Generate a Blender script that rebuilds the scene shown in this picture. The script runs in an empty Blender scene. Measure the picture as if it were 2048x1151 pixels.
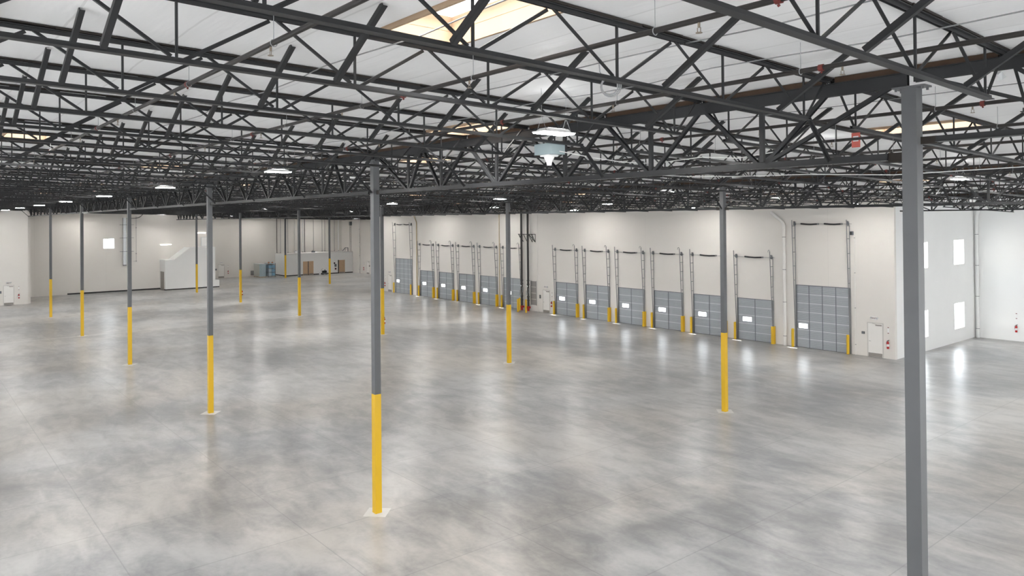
import bpy, math, random
from mathutils import Vector, Matrix
random.seed(7)
FT = 0.3048
SC = bpy.context.scene
COL = SC.collection
SL = 0.025                                   # roof fall per foot towards the dock wall
def deck(y): return 37.2 - SL * (y - 42.0)   # underside of the roof deck, feet

# ------------------------------------------------------------------ helpers
class MB:
    """collects shapes in feet; build() links them as one mesh object in metres"""
    def __init__(s): s.v = []; s.f = []; s.m = []
    def add(s, vs, fs, mi=0):
        b = len(s.v); s.v += [tuple(p) for p in vs]
        s.f += [tuple(b + i for i in f) for f in fs]; s.m += [mi] * len(fs); return s
    def box(s, x0, y0, z0, x1, y1, z1, mi=0):
        x0, x1 = min(x0, x1), max(x0, x1); y0, y1 = min(y0, y1), max(y0, y1); z0, z1 = min(z0, z1), max(z0, z1)
        vs = [(x0,y0,z0),(x1,y0,z0),(x1,y1,z0),(x0,y1,z0),(x0,y0,z1),(x1,y0,z1),(x1,y1,z1),(x0,y1,z1)]
        return s.add(vs, [(0,3,2,1),(4,5,6,7),(0,1,5,4),(1,2,6,5),(2,3,7,6),(3,0,4,7)], mi)
    def bar(s, p, q, w, h, side=(1,0,0), mi=0):
        """rectangular bar p->q; w measured along `side`, h across it"""
        p, q = Vector(p), Vector(q); d = (q - p).normalized()
        a = Vector(side); a = (a - d * a.dot(d))
        if a.length < 1e-4: a = Vector((0,1,0)); a = a - d * a.dot(d)
        a.normalize(); b = d.cross(a)
        a = a * (w / 2); b = b * (h / 2)
        vs = [p-a-b, p+a-b, p+a+b, p-a+b, q-a-b, q+a-b, q+a+b, q-a+b]
        return s.add(vs, [(0,3,2,1),(4,5,6,7),(0,1,5,4),(1,2,6,5),(2,3,7,6),(3,0,4,7)], mi)
    def angle(s, p, q, leg, t, side=(1,0,0), mi=0):
        """steel angle: two thin legs"""
        p, q = Vector(p), Vector(q); d = (q - p).normalized()
        a = Vector(side); a = (a - d * a.dot(d)).normalized(); b = d.cross(a)
        s.bar(p, q, leg, t, side, mi)
        o = b * (leg / 2) + a * (-leg / 2 + t / 2)
        return s.bar(p + o, q + o, t, leg, side, mi)
    def tube(s, p, q, r, n=10, r2=None, mi=0, caps=True):
        p, q = Vector(p), Vector(q); d = (q - p).normalized(); r2 = r if r2 is None else r2
        a = Vector((0,0,1)) if abs(d.z) < .9 else Vector((1,0,0))
        a = (a - d * a.dot(d)).normalized(); b = d.cross(a)
        vs = []
        for c, rr in ((p, r), (q, r2)):
            for k in range(n):
                t = 2 * math.pi * k / n
                vs.append(c + a * (rr * math.cos(t)) + b * (rr * math.sin(t)))
        fs = [(k, (k+1) % n, n + (k+1) % n, n + k) for k in range(n)]
        if caps:
            vs = vs + vs; fs += [tuple(range(3*n-1, 2*n-1, -1)), tuple(range(3*n, 4*n))]
        return s.add(vs, fs, mi)
    def path(s, pts, r, n=8, mi=0):
        pts = [Vector(p) for p in pts]; rings = []
        N = len(pts); ref = None
        for i, p in enumerate(pts):
            d = (pts[min(i+1, N-1)] - pts[max(i-1, 0)]).normalized()
            a = ref if ref is not None else (Vector((0,0,1)) if abs(d.z) < .9 else Vector((1,0,0)))
            a = (a - d * a.dot(d)).normalized(); ref = a; b = d.cross(a)
            rings.append([p + a * (r * math.cos(2*math.pi*k/n)) + b * (r * math.sin(2*math.pi*k/n)) for k in range(n)])
        vs = [v for rg in rings for v in rg]; fs = []
        for i in range(N-1):
            for k in range(n):
                fs.append((i*n+k, i*n+(k+1) % n, (i+1)*n+(k+1) % n, (i+1)*n+k))
        k0 = len(vs); vs = vs + vs[:n] + vs[(N-1)*n:N*n]
        fs += [tuple(range(k0+n-1, k0-1, -1)), tuple(range(k0+n, k0+2*n))]
        return s.add(vs, fs, mi)
    def lathe(s, c, prof, n=14, mi=0):
        c = Vector(c); vs = []; fs = []
        for (r, z) in prof:
            for k in range(n):
                t = 2*math.pi*k/n; vs.append(c + Vector((r*math.cos(t), r*math.sin(t), z)))
        for i in range(len(prof)-1):
            for k in range(n): fs.append((i*n+k, i*n+(k+1) % n, (i+1)*n+(k+1) % n, (i+1)*n+k))
        fs += [tuple(range(n-1, -1, -1)), tuple(range((len(prof)-1)*n, len(prof)*n))]
        return s.add(vs, fs, mi)
    def prism_x(s, prof, x0, x1, mi=0):
        """(y,z) outline extruded along x"""
        n = len(prof)
        vs = [(x0, y, z) for y, z in prof] + [(x1, y, z) for y, z in prof]
        fs = [tuple(range(n)), tuple(range(2*n-1, n-1, -1))] + [(k, n+k, n+(k+1) % n, (k+1) % n) for k in range(n)]
        return s.add(vs, fs, mi)
    def merge(s, o, dx=0, dy=0, dz=0, mi=None):
        b = len(s.v); s.v += [(x+dx, y+dy, z+dz) for x, y, z in o.v]
        s.f += [tuple(b+i for i in f) for f in o.f]; s.m += [(k if mi is None else mi) for k in o.m]; return s
    def mesh(s, name, mats, smooth=False):
        me = bpy.data.meshes.new(name)
        me.from_pydata([(x*FT, y*FT, z*FT) for x, y, z in s.v], [], s.f)
        for m in (mats if isinstance(mats, (list, tuple)) else [mats]): me.materials.append(m)
        if any(s.m): me.polygons.foreach_set('material_index', s.m)
        if smooth: me.polygons.foreach_set('use_smooth', [True]*len(s.f))
        me.update(); return me
    def build(s, name, mats, parent=None, loc=(0,0,0), smooth=False):
        o = bpy.data.objects.new(name, s.mesh(name, mats, smooth)); COL.objects.link(o)
        o.location = [c*FT for c in loc]
        if parent is not None: o.parent = parent
        return o
def B(*a): return MB().box(*a)
def tag(o, label=None, cat=None, group=None, kind=None):
    if label: o['label'] = label
    if cat: o['category'] = cat
    if group: o['group'] = group
    if kind: o['kind'] = kind
    return o
def thing(name, label, cat, loc=(0,0,0), group=None, rz=0):
    o = bpy.data.objects.new(name, None); COL.objects.link(o)
    o.empty_display_size = .1
    o.location = [c*FT for c in loc]; o.rotation_euler = (0, 0, rz)
    return tag(o, label, cat, group)
def struct(o, label, cat='structure'):
    return tag(o, label, cat, kind='structure')
CHILD = {}
def kids(o):
    if o.name not in CHILD: CHILD[o.name] = [c for c in bpy.data.objects if c.parent == o]
    return CHILD[o.name]
def dup(src, loc, label, group=None, rz=None):
    r = src.copy(); COL.objects.link(r); r.location = [c*FT for c in loc]
    if rz is not None: r.rotation_euler = (0, 0, rz)
    r['label'] = label
    if group: r['group'] = group
    for ch in kids(src):
        c = ch.copy(); COL.objects.link(c); c.parent = r
        for g in kids(ch):
            d = g.copy(); COL.objects.link(d); d.parent = c
    return r
ORD = ['zeroth','first','second','third','fourth','fifth','sixth','seventh','eighth','ninth','tenth','eleventh','twelfth','thirteenth',
       'fourteenth','fifteenth','sixteenth','seventeenth','eighteenth','nineteenth']
TENS = {20:'twenty',30:'thirty',40:'forty',50:'fifty'}
def nth(n):
    if n < 20: return ORD[n]
    t = n // 10 * 10
    return {20:'twentieth',30:'thirtieth',40:'fortieth',50:'fiftieth'}[t] if n % 10 == 0 else TENS[t] + '-' + ORD[n % 10]

# ------------------------------------------------------------------ materials
def mat(name, col, rough=.6, metal=0, var=.08, scale=3.0, bump=0, bscale=20, emit=0, spec=.5):
    m = bpy.data.materials.new(name); m.use_nodes = True
    nt = m.node_tree; N = nt.nodes; L = nt.links; p = N['Principled BSDF']
    p.inputs['Roughness'].default_value = rough; p.inputs['Metallic'].default_value = metal
    p.inputs['Specular IOR Level'].default_value = spec
    tc = N.new('ShaderNodeTexCoord'); no = N.new('ShaderNodeTexNoise'); no.inputs['Scale'].default_value = scale
    no.inputs['Detail'].default_value = 4
    L.new(tc.outputs['Object'], no.inputs['Vector'])
    mx = N.new('ShaderNodeMix'); mx.data_type = 'RGBA'
    mx.inputs[6].default_value = (*[c*(1-var) for c in col], 1); mx.inputs[7].default_value = (*[min(1, c*(1+var)) for c in col], 1)
    L.new(no.outputs['Fac'], mx.inputs[0]); L.new(mx.outputs[2], p.inputs['Base Color'])
    if bump:
        n2 = N.new('ShaderNodeTexNoise'); n2.inputs['Scale'].default_value = bscale; L.new(tc.outputs['Object'], n2.inputs['Vector'])
        bp = N.new('ShaderNodeBump'); bp.inputs['Strength'].default_value = bump; bp.inputs['Distance'].default_value = .02
        L.new(n2.outputs['Fac'], bp.inputs['Height']); L.new(bp.outputs['Normal'], p.inputs['Normal'])
    if emit:
        L.new(mx.outputs[2], p.inputs['Emission Color']); p.inputs['Emission Strength'].default_value = emit
    return m
SKY = 3.0; DAYLIGHT = 115.0
M = dict(
    steel=mat('dark_primed_steel', (.028,.029,.031), .45, 0, .25, 2.5, spec=.25),
    joist=mat('grey_primed_steel', (.030,.031,.033), .45, 0, .25, 2.0, spec=.25),
    nailer=mat('dark_nailer_wood', (.020,.015,.012), .8, 0, .5, 6),
    brown=mat('brown_nailer_wood', (.05,.025,.011), .75, 0, .4, 5),
    black_strip=mat('black_insulation_strip', (.018,.018,.019), .75),
    colgrey=mat('grey_column_paint', (.10,.104,.11), .45, 0, .08, 4),
    yellow=mat('safety_yellow_paint', (.68,.42,.010), .4, 0, .04, 3),
    wall=mat('white_wall_paint', (.80,.775,.74), .75, 0, .02, .6),
    office=mat('office_and_window_lit_white', (.84,.84,.83), .7, 0, .02, 1),  # on the right-hand walls its cooler tone stands in for window light
    base=mat('black_rubber_base', (.015,.015,.015), .6),
    door=mat('grey_dock_door_paint', (.35,.375,.40), .45, 0, .05, 2),
    rib=mat('galvanised_rib_and_highlight', (.62,.64,.66), .4, .2, .05),  # also paints the light caught along the dock door joints
    stile=mat('dark_door_stile', (.14,.15,.165), .5),
    galv=mat('galvanised_track', (.24,.245,.25), .45, .3, .15, 6),
    black=mat('black_rubber', (.012,.012,.013), .6),
    mandoor=mat('white_man_door_paint', (.80,.78,.75), .5, 0, .02),
    kick=mat('dull_kick_plate', (.28,.26,.24), .4, .4),
    wood=mat('tan_wood_veneer', (.52,.36,.23), .5, 0, .14, 4),
    ply=mat('pale_curb_timber', (.40,.285,.19), .7, 0, .1, 5),
    red=mat('red_enamel', (.42,.012,.012), .35),
    rust=mat('red_coupling_paint', (.16,.025,.02), .5),
    frame=mat('greige_door_frame', (.58,.56,.53), .5, 0, .02),
    white=mat('white_enamel', (.82,.82,.82), .4, 0, .02),
    pipe=mat('dark_sprinkler_pipe', (.030,.027,.026), .45, 0, .25, 3, spec=.3),
    brass=mat('dull_brass_head', (.35,.30,.24), .4, .6),
    riser=mat('black_riser_pipe', (.022,.018,.017), .45),
    tan=mat('tan_gas_pipe', (.50,.41,.27), .5),
    foil=mat('foil_duct_jacket', (.66,.68,.70), .3, .7, .1, 8, .5, 30),
    tealbox=mat('blue_grey_enamel', (.28,.35,.37), .5, 0, .04),
    bluefilm=mat('pale_blue_film', (.42,.53,.58), .35, 0, .18, 5, .3, 12),
    bluefill=mat('blue_bin_plastic', (.20,.36,.50), .45, 0, .3, 8),
    greycab=mat('light_grey_cabinet', (.55,.57,.54), .5, 0, .06),
    orange=mat('orange_plastic', (.75,.22,.05), .5),
    grille=mat('grey_grille', (.26,.25,.24), .55, .2, .2, 25),
    patch=mat('pale_concrete_patch', (.60,.595,.58), .5, 0, .08, 5),
    lens=mat('lit_lens', (1,.96,.90), .5, emit=235),
    upfill=mat('added_upward_glow', (1,.97,.93), .5, emit=13),  # added glow that lifts the ceiling brightness
    strip=mat('lit_warm_strip', (1,.95,.86), .5, emit=5),
    dome=mat('daylit_skylight_dome', (1,.985,.96), .4, emit=SKY),
    film=mat('clear_plastic_scrap', (.55,.57,.58), .3),
    cable=mat('pale_cable', (.34,.35,.36), .5),
    tagred=mat('red_paper_tag', (.60,.14,.11), .6),
)
def glass_mat():
    m = bpy.data.materials.new('window_glass'); m.use_nodes = True; nt = m.node_tree; N = nt.nodes; L = nt.links
    for n in list(N): N.remove(n)
    o = N.new('ShaderNodeOutputMaterial'); t = N.new('ShaderNodeBsdfTransparent'); g = N.new('ShaderNodeBsdfGlossy')
    t.inputs[0].default_value = (.95,.97,.98,1); g.inputs['Roughness'].default_value = .02
    mx = N.new('ShaderNodeMixShader'); mx.inputs[0].default_value = .05
    L.new(t.outputs[0], mx.inputs[1]); L.new(g.outputs[0], mx.inputs[2]); L.new(mx.outputs[0], o.inputs[0]); return m
M['glass'] = glass_mat()

def math_node(N, L, op, a, b=None, clamp=False):
    n = N.new('ShaderNodeMath'); n.operation = op; n.use_clamp = clamp
    for i, v in enumerate((a, b)):
        if v is None: continue
        if isinstance(v, (int, float)): n.inputs[i].default_value = v
        else: L.new(v, n.inputs[i])
    return n.outputs[0]
def line_mask(N, L, coord, period, offset, width):
    a = math_node(N, L, 'ADD', coord, offset); a = math_node(N, L, 'DIVIDE', a, period)
    a = math_node(N, L, 'FRACT', a); a = math_node(N, L, 'SUBTRACT', a, .5); a = math_node(N, L, 'ABSOLUTE', a)
    return math_node(N, L, 'GREATER_THAN', a, .5 - width / period / 2)
def floor_mat():
    m = bpy.data.materials.new('polished_concrete'); m.use_nodes = True; nt = m.node_tree; N = nt.nodes; L = nt.links
    p = N['Principled BSDF']; tc = N.new('ShaderNodeTexCoord'); sx = N.new('ShaderNodeSeparateXYZ'); L.new(tc.outputs['Object'], sx.inputs[0])
    def noise(scale, detail, rough=.55, dist=0, stretch=None):
        n = N.new('ShaderNodeTexNoise'); n.inputs['Scale'].default_value = scale; n.inputs['Detail'].default_value = detail
        n.inputs['Roughness'].default_value = rough; n.inputs['Distortion'].default_value = dist
        if stretch:
            mp = N.new('ShaderNodeMapping'); mp.inputs['Scale'].default_value = stretch; mp.inputs['Rotation'].default_value = (0,0,.5)
            L.new(tc.outputs['Object'], mp.inputs[0]); L.new(mp.outputs[0], n.inputs['Vector'])
        else: L.new(tc.outputs['Object'], n.inputs['Vector'])
        return n.outputs['Fac']
    big = noise(.13, 5, .58, .7); med = noise(.6, 4, .6, .5, (1,2.2,1)); fine = noise(6, 5, .6); tint = noise(.09, 3, .5, .5)
    def blend(fac, lo, hi, c0, c1):
        r = N.new('ShaderNodeMapRange'); r.interpolation_type = 'SMOOTHSTEP'; r.inputs[1].default_value = lo; r.inputs[2].default_value = hi
        L.new(fac, r.inputs[0]); x = N.new('ShaderNodeMix'); x.data_type = 'RGBA'; L.new(r.outputs[0], x.inputs[0])
        x.inputs[6].default_value = (*c0, 1); x.inputs[7].default_value = (*c1, 1); return x.outputs[2]
    f = math_node(N, L, 'MULTIPLY', big, .55); f2 = math_node(N, L, 'MULTIPLY', med, .35); f3 = math_node(N, L, 'MULTIPLY', fine, .10)
    f = math_node(N, L, 'ADD', math_node(N, L, 'ADD', f, f2), f3)
    base = blend(f, .345, .655, (.185,.189,.195), (.465,.458,.45))
    tcol = blend(tint, .38, .66, (.965,.98,1.0), (1.0,.96,.915))
    mu = N.new('ShaderNodeMix'); mu.data_type = 'RGBA'; mu.blend_type = 'MULTIPLY'; mu.inputs[0].default_value = 1
    L.new(base, mu.inputs[6]); L.new(tcol, mu.inputs[7])
    # saw-cut joints on the column lines and half bays
    jx = line_mask(N, L, sx.outputs['X'], 13*FT, 500*FT + 6.5*FT, .035); jy = line_mask(N, L, sx.outputs['Y'], 15*FT, 300*FT + 7.5*FT, .035)
    j = math_node(N, L, 'MAXIMUM', jx, jy)
    mj = N.new('ShaderNodeMix'); mj.data_type = 'RGBA'; L.new(math_node(N, L, 'MULTIPLY', j, .38), mj.inputs[0])
    L.new(mu.outputs[2], mj.inputs[6]); mj.inputs[7].default_value = (.13,.13,.135,1)
    # the pale filled construction joint across the slab
    lx = math_node(N, L, 'ADD', sx.outputs['X'], 260*FT); lx = math_node(N, L, 'ABSOLUTE', lx); lx = math_node(N, L, 'LESS_THAN', lx, .07)
    ml = N.new('ShaderNodeMix'); ml.data_type = 'RGBA'; L.new(math_node(N, L, 'MULTIPLY', lx, .8), ml.inputs[0])
    L.new(mj.outputs[2], ml.inputs[6]); ml.inputs[7].default_value = (.66,.65,.63,1)
    L.new(ml.outputs[2], p.inputs['Base Color'])
    L.new(math_node(N, L, 'ADD', math_node(N, L, 'MULTIPLY', med, .05), .275), p.inputs['Roughness'])
    p.inputs['Specular IOR Level'].default_value = .6
    bp = N.new('ShaderNodeBump'); bp.inputs['Strength'].default_value = .10; bp.inputs['Distance'].default_value = .01
    L.new(noise(1.6, 4), bp.inputs['Height']); L.new(bp.outputs['Normal'], p.inputs['Normal'])
    return m
def ceil_mat():
    m = bpy.data.materials.new('white_roof_insulation'); m.use_nodes = True; nt = m.node_tree; N = nt.nodes; L = nt.links
    p = N['Principled BSDF']; tc = N.new('ShaderNodeTexCoord'); sx = N.new('ShaderNodeSeparateXYZ'); L.new(tc.outputs['Object'], sx.inputs[0])
    p.inputs['Roughness'].default_value = .55
    n = N.new('ShaderNodeTexNoise'); n.inputs['Scale'].default_value = .8; n.inputs['Detail'].default_value = 3; L.new(tc.outputs['Object'], n.inputs['Vector'])
    w = math_node(N, L, 'ADD', sx.outputs['Y'], math_node(N, L, 'MULTIPLY', n.outputs['Fac'], .12))
    s = line_mask(N, L, w, 4*FT, 300*FT, .03)
    mx = N.new('ShaderNodeMix'); mx.data_type = 'RGBA'; L.new(math_node(N, L, 'MULTIPLY', s, .35), mx.inputs[0])
    mx.inputs[6].default_value = (.90,.905,.91,1); mx.inputs[7].default_value = (.5,.5,.5,1); L.new(mx.outputs[2], p.inputs['Base Color'])
    mp = N.new('ShaderNodeMapping'); mp.inputs['Scale'].default_value = (.5, 2.6, 1); L.new(tc.outputs['Object'], mp.inputs[0])
    n2 = N.new('ShaderNodeTexNoise'); n2.inputs['Scale'].default_value = 1.2; n2.inputs['Detail'].default_value = 3; L.new(mp.outputs[0], n2.inputs['Vector'])
    bp = N.new('ShaderNodeBump'); bp.inputs['Strength'].default_value = .35; bp.inputs['Distance'].default_value = .08
    L.new(n2.outputs['Fac'], bp.inputs['Height']); L.new(bp.outputs['Normal'], p.inputs['Normal'])
    return m
def wall_mat():
    m = bpy.data.materials.new('white_tilt_up_panel'); m.use_nodes = True; nt = m.node_tree; N = nt.nodes; L = nt.links
    p = N['Principled BSDF']; tc = N.new('ShaderNodeTexCoord'); sx = N.new('ShaderNodeSeparateXYZ'); L.new(tc.outputs['Object'], sx.inputs[0])
    p.inputs['Roughness'].default_value = .7
    u = math_node(N, L, 'ADD', sx.outputs['X'], sx.outputs['Y'])
    s = line_mask(N, L, u, 26*FT, 900*FT, .02)
    n = N.new('ShaderNodeTexNoise'); n.inputs['Scale'].default_value = .35; n.inputs['Detail'].default_value = 4; L.new(tc.outputs['Object'], n.inputs['Vector'])
    a = N.new('ShaderNodeMix'); a.data_type = 'RGBA'; L.new(n.outputs['Fac'], a.inputs[0])
    a.inputs[6].default_value = (.715,.685,.648,1); a.inputs[7].default_value = (.75,.72,.682,1)
    mx = N.new('ShaderNodeMix'); mx.data_type = 'RGBA'; L.new(math_node(N, L, 'MULTIPLY', s, .25), mx.inputs[0])
    L.new(a.outputs[2], mx.inputs[6]); mx.inputs[7].default_value = (.4,.39,.37,1); L.new(mx.outputs[2], p.inputs['Base Color'])
    return m
M['floor'] = floor_mat(); M['ceil'] = ceil_mat(); M['tilt'] = wall_mat()

# ------------------------------------------------------------------ camera (fitted to the column grid)
cx, cy, cz = -36.8156, 22.5326, 29.5304
yaw, pitch, roll, foc, ppy = -0.879791, 0.0072776, -0.0088614, 1486.843, 428.381
f_ = Vector((math.sin(yaw)*math.cos(pitch), math.cos(yaw)*math.cos(pitch), math.sin(pitch)))
r_ = Vector((math.cos(yaw), -math.sin(yaw), 0)); u_ = r_.cross(f_)
r2 = r_*math.cos(roll) + u_*math.sin(roll); u2 = -r_*math.sin(roll) + u_*math.cos(roll)
cam = bpy.data.cameras.new('camera'); co = bpy.data.objects.new('camera', cam); COL.objects.link(co)
mw = Matrix((r2, u2, -f_)).transposed().to_4x4(); mw.translation = Vector((cx, cy, cz))*FT; co.matrix_world = mw
cam.sensor_fit = 'HORIZONTAL'; cam.sensor_width = 36; cam.lens = foc/2048*36
cam.shift_y = -(575.5 - ppy)/2048; cam.clip_end = 500; cam.clip_start = .05
SC.camera = co

# ------------------------------------------------------------------ room shell
YW = 181.0
struct(B(-446,-30,-.6, 12,226,0).build('floor', M['floor']), 'polished grey concrete warehouse floor with cloudy mottling and saw-cut joints', 'floor')

def holed(axis, at_, u0, u1, z0, z1, holes, t, top=None):
    """slab with rectangular holes; axis 'x': wall plane x=at_, u is y; axis 'y': plane y=at_, u is x. t = thickness (signed, away from room)"""
    us = sorted({u0, u1, *[h[0] for h in holes], *[h[1] for h in holes]}); zs = sorted({z0, z1, *[h[2] for h in holes], *[h[3] for h in holes]})
    mb = MB()
    for a, b in zip(us, us[1:]):
        run = None
        for c, d in list(zip(zs, zs[1:])) + [(None, None)]:
            solid = c is not None and not any(h[0] <= (a+b)/2 <= h[1] and h[2] <= (c+d)/2 <= h[3] for h in holes)
            if solid: run = (run[0], d) if run else (c, d)
            elif run:
                if axis == 'x': mb.box(at_, a, run[0], at_+t, b, run[1])
                else: mb.box(a, at_, run[0], b, at_+t, run[1])
                run = None
    return mb
DOCK = [-142, -155, -168, -181, -194, -207, -236.7, -246, -259, -272, -285]   # left jamb of each dock door
DOCK[6] = -233
DW, DH = 9.5, 10.0
BIG = [(-126.6, 12.4), (-303.8, 12.7)]; BH = 14.1
holes = [(x+.05, x+DW-.05, 0, DH-.05) for x in DOCK] + [(x+.05, x+w-.05, 0, BH-.05) for x, w in BIG]
struct(holed('y', YW, -318, -104.8, 0, 38, holes, .8).build('wall_back', M['tilt']), 'long white concrete wall along the row of dock doors', 'wall')
WIN = [(212.3,218.4,18.15,23.95),(212.3,218.2,3.15,9.1),(191.6,197.6,18.15,23.85),(191.6,197.4,3.1,8.95)]
struct(holed('x', -104.8, YW+.8, 225, 0, 38, WIN, -.8).build('wall_right', M['office']), 'white side wall with four window openings beyond the big column', 'wall')  # more neutral than the dock wall: window light put into the colour
struct(B(-105.6,225,0, 12,225.8,38).build('wall_far_right', M['office']), 'bright white wall at the right edge with an extinguisher on it', 'wall')  # same neutral white, daylight tone painted in
struct(B(-364.8,-30,0,-364,60,38).build('wall_left', M['tilt']), 'white wall at the left edge with a small exit door', 'wall')
struct(B(-393.5,60,0,-364.8,60.8,38).build('wall_return', M['tilt']), 'white return wall behind the corner at the left edge', 'wall')
WL = [(90.5,94.8,18.7,23.0)]
struct(holed('x', -393.5, 60.8, 136, 0, 38, WL, -.8).build('wall_far_left', M['tilt']), 'beige far wall with the small square window and stair enclosure', 'wall')
struct(B(-440,136,0,-394.3,136.8,38).build('wall_step', M['tilt']), 'white step in the far wall behind the stair enclosure', 'wall')
struct(B(-440.8,136.8,0,-440,225,38).build('wall_end', M['tilt']), 'white end wall behind the office box and cabinets', 'wall')
struct(holed('y', 225, -440, -318, 0, 38, [(-379.5,-372,21.5,26.2)], .8).build('wall_corner', M['tilt']), 'white wall in the far corner with the roof ladder', 'wall')  # the opening is placed to throw sun on the corner floor
struct(B(-318,YW+.8,0,-317.2,225,38).build('wall_recess', M['tilt']), 'white side wall at the far end of the dock wall', 'wall')
NEAR = [(x, x+9.5, 0, 10) for x in range(-356, 0, 20)]  # out of view; openings added and spaced to let daylight in
struct(holed('y', -30, -364, 12, 0, 38, NEAR, -.8).build('wall_front', M['tilt']), 'white wall behind the viewer with a row of openings added for daylight', 'wall')
SIDE = [(y, y+9, 2, 12) for y in range(-24, 214, 17)] + [(y, y+9, 18, 24) for y in range(150, 214, 17)]  # unseen openings, added to brighten the right side
struct(holed('x', 12, -30, 225, 0, 38, SIDE, .8).build('wall_side', M['tilt']), 'unseen white side wall with large openings added for daylight', 'wall')
# skirtings
struct(MB().box(-393.4,77,0,-393.2,113,.55).build('baseboard_left', M['base']), 'black base strip along the beige far wall', 'baseboard')

# skylight positions: (x right edge, y near edge): 8 ft bays between joists
SKYL = [(-56,37.6),(-80,55.65),(-112,29.7),(-136,47.3),(-56,79.6),(-104,67.4),(-80,98.8),(-192,48.6),(-240,48.0),(-168,70.0),(-144,132.2),(-80,135.0),(-112,155.2),
        (-216,97),(-128,98),(-176,112),(-208,148),(-264,72),(-264,112),(-256,150),(-312,60.5+6),(-312,100),(-312,140),(-352,90),(-360,130),(-288,36),(-336,44),(-176,160),(-40,110),(-56,160),
        (-352,190),(-400,206),(-400,160),(-64,200),(-232,132),(-288,164),(-24,14),(-72,8),(-120,6),(-168,10),(-8,46),(-8,84)]
SKYL = [(x-.25, y) for x, y in SKYL]
mb = MB()
hs = [(x-7.53, x+.03, y-.05, y+3.95) for x, y in SKYL]
COURT = (-317.2, -105.6, YW+.8, 226)
xs = sorted({-446, 12, -317.2, -105.6, *[h[0] for h in hs], *[h[1] for h in hs]}); ys = sorted({-30, 226, YW+.8, *[h[2] for h in hs], *[h[3] for h in hs]})
for a, b in zip(ys, ys[1:]):
    run = None
    for c, d in list(zip(xs, xs[1:])) + [(None, None)]:
        ok = c is not None and not any(h[0] <= (c+d)/2 <= h[1] and h[2] <= (a+b)/2 <= h[3] for h in hs + [COURT])
        if ok: run = (run[0], d) if run else (c, d)
        elif run:
            p, q = run; z0, z1 = deck(a), deck(b)
            mb.add([(p,a,z0),(q,a,z0),(q,b,z1),(p,b,z1),(p,a,z0+.6),(q,a,z0+.6),(q,b,z1+.6),(p,b,z1+.6)],
                   [(0,3,2,1),(4,5,6,7),(0,1,5,4),(1,2,6,5),(2,3,7,6),(3,0,4,7)]); run = None
struct(mb.build('ceiling', M['ceil']), 'white insulated roof underside with faint seams', 'ceiling')

# skylights
def make_skylight():
    t = thing('skylight', 'x', 'skylight')
    s = lambda y: -SL*y
    c = MB()
    for (x0,y0,x1,y1) in ((-7.5,0,0,.14),(-7.5,3.76,0,3.9),(-7.5,.14,-7.36,3.76),(-.14,.14,0,3.76)):
        c.box(x0,y0,-.12,x1,y1,.52); c.box(x0,y0,.56,x1,y1,1.2)
    for (x0,y0,x1,y1) in ((-7.42,.07,-.07,.13),(-7.42,3.77,-.07,3.83),(-7.43,.13,-7.37,3.77),(-.13,.13,-.07,3.77)):
        c.box(x0,y0,.52,x1,y1,.56)
    c.build('curb', M['ply'], t)
    d = MB(); n = 6; vs = []
    for j in range(n+1):
        for i in range(n+1):
            u, v = i/n, j/n
            vs.append((-7.5+7.5*u, 3.9*v, 1.21 + .55*(math.sin(math.pi*u)*math.sin(math.pi*v))**.6))
    d.add(vs, [(j*(n+1)+i, j*(n+1)+i+1, (j+1)*(n+1)+i+1, (j+1)*(n+1)+i) for j in range(n) for i in range(n)])
    d.build('dome', M['dome'], t, smooth=True)
    return t
sky0 = make_skylight()
def bayname(y): return 'nearest roof bay' if y < 60 else 'second roof bay' if y < 120 else 'roof bay by the dock doors' if y < YW else 'roof bay beyond the dock wall'
cnt = {}
for i, (x, y) in sorted(enumerate(SKYL), key=lambda q: -q[1][0]):
    bn = bayname(y); cnt[bn] = cnt.get(bn, 0) + 1
    lab = 'bright timber-curbed skylight in the %s, %s from the right' % (bn, nth(cnt[bn]))
    if i == 0: lab = 'large bright skylight with pale timber curb at the top of the picture'
    if sky0 is not None and cnt.get('_', 0) == 0:
        sky0.location = (x*FT, y*FT, deck(y+2)*FT); sky0['label'] = lab; sky0['group'] = 'skylights in the roof'; cnt['_'] = 1
    else: dup(sky0, (x, y, deck(y+2)), lab, 'skylights in the roof')

for i, (x, y) in enumerate(SKYL):
    al = bpy.data.lights.new('skylight_daylight', 'AREA'); al.shape = 'RECTANGLE'; al.size = 6.9*FT; al.size_y = 3.3*FT
    al.energy = DAYLIGHT; al.color = (1, .985, .96); al.spread = math.radians(85)
    ao = bpy.data.objects.new('skylight_daylight', al); COL.objects.link(ao); ao.location = ((x-3.75)*FT, (y+1.95)*FT, (deck(y+2)+1.16)*FT)

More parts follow.
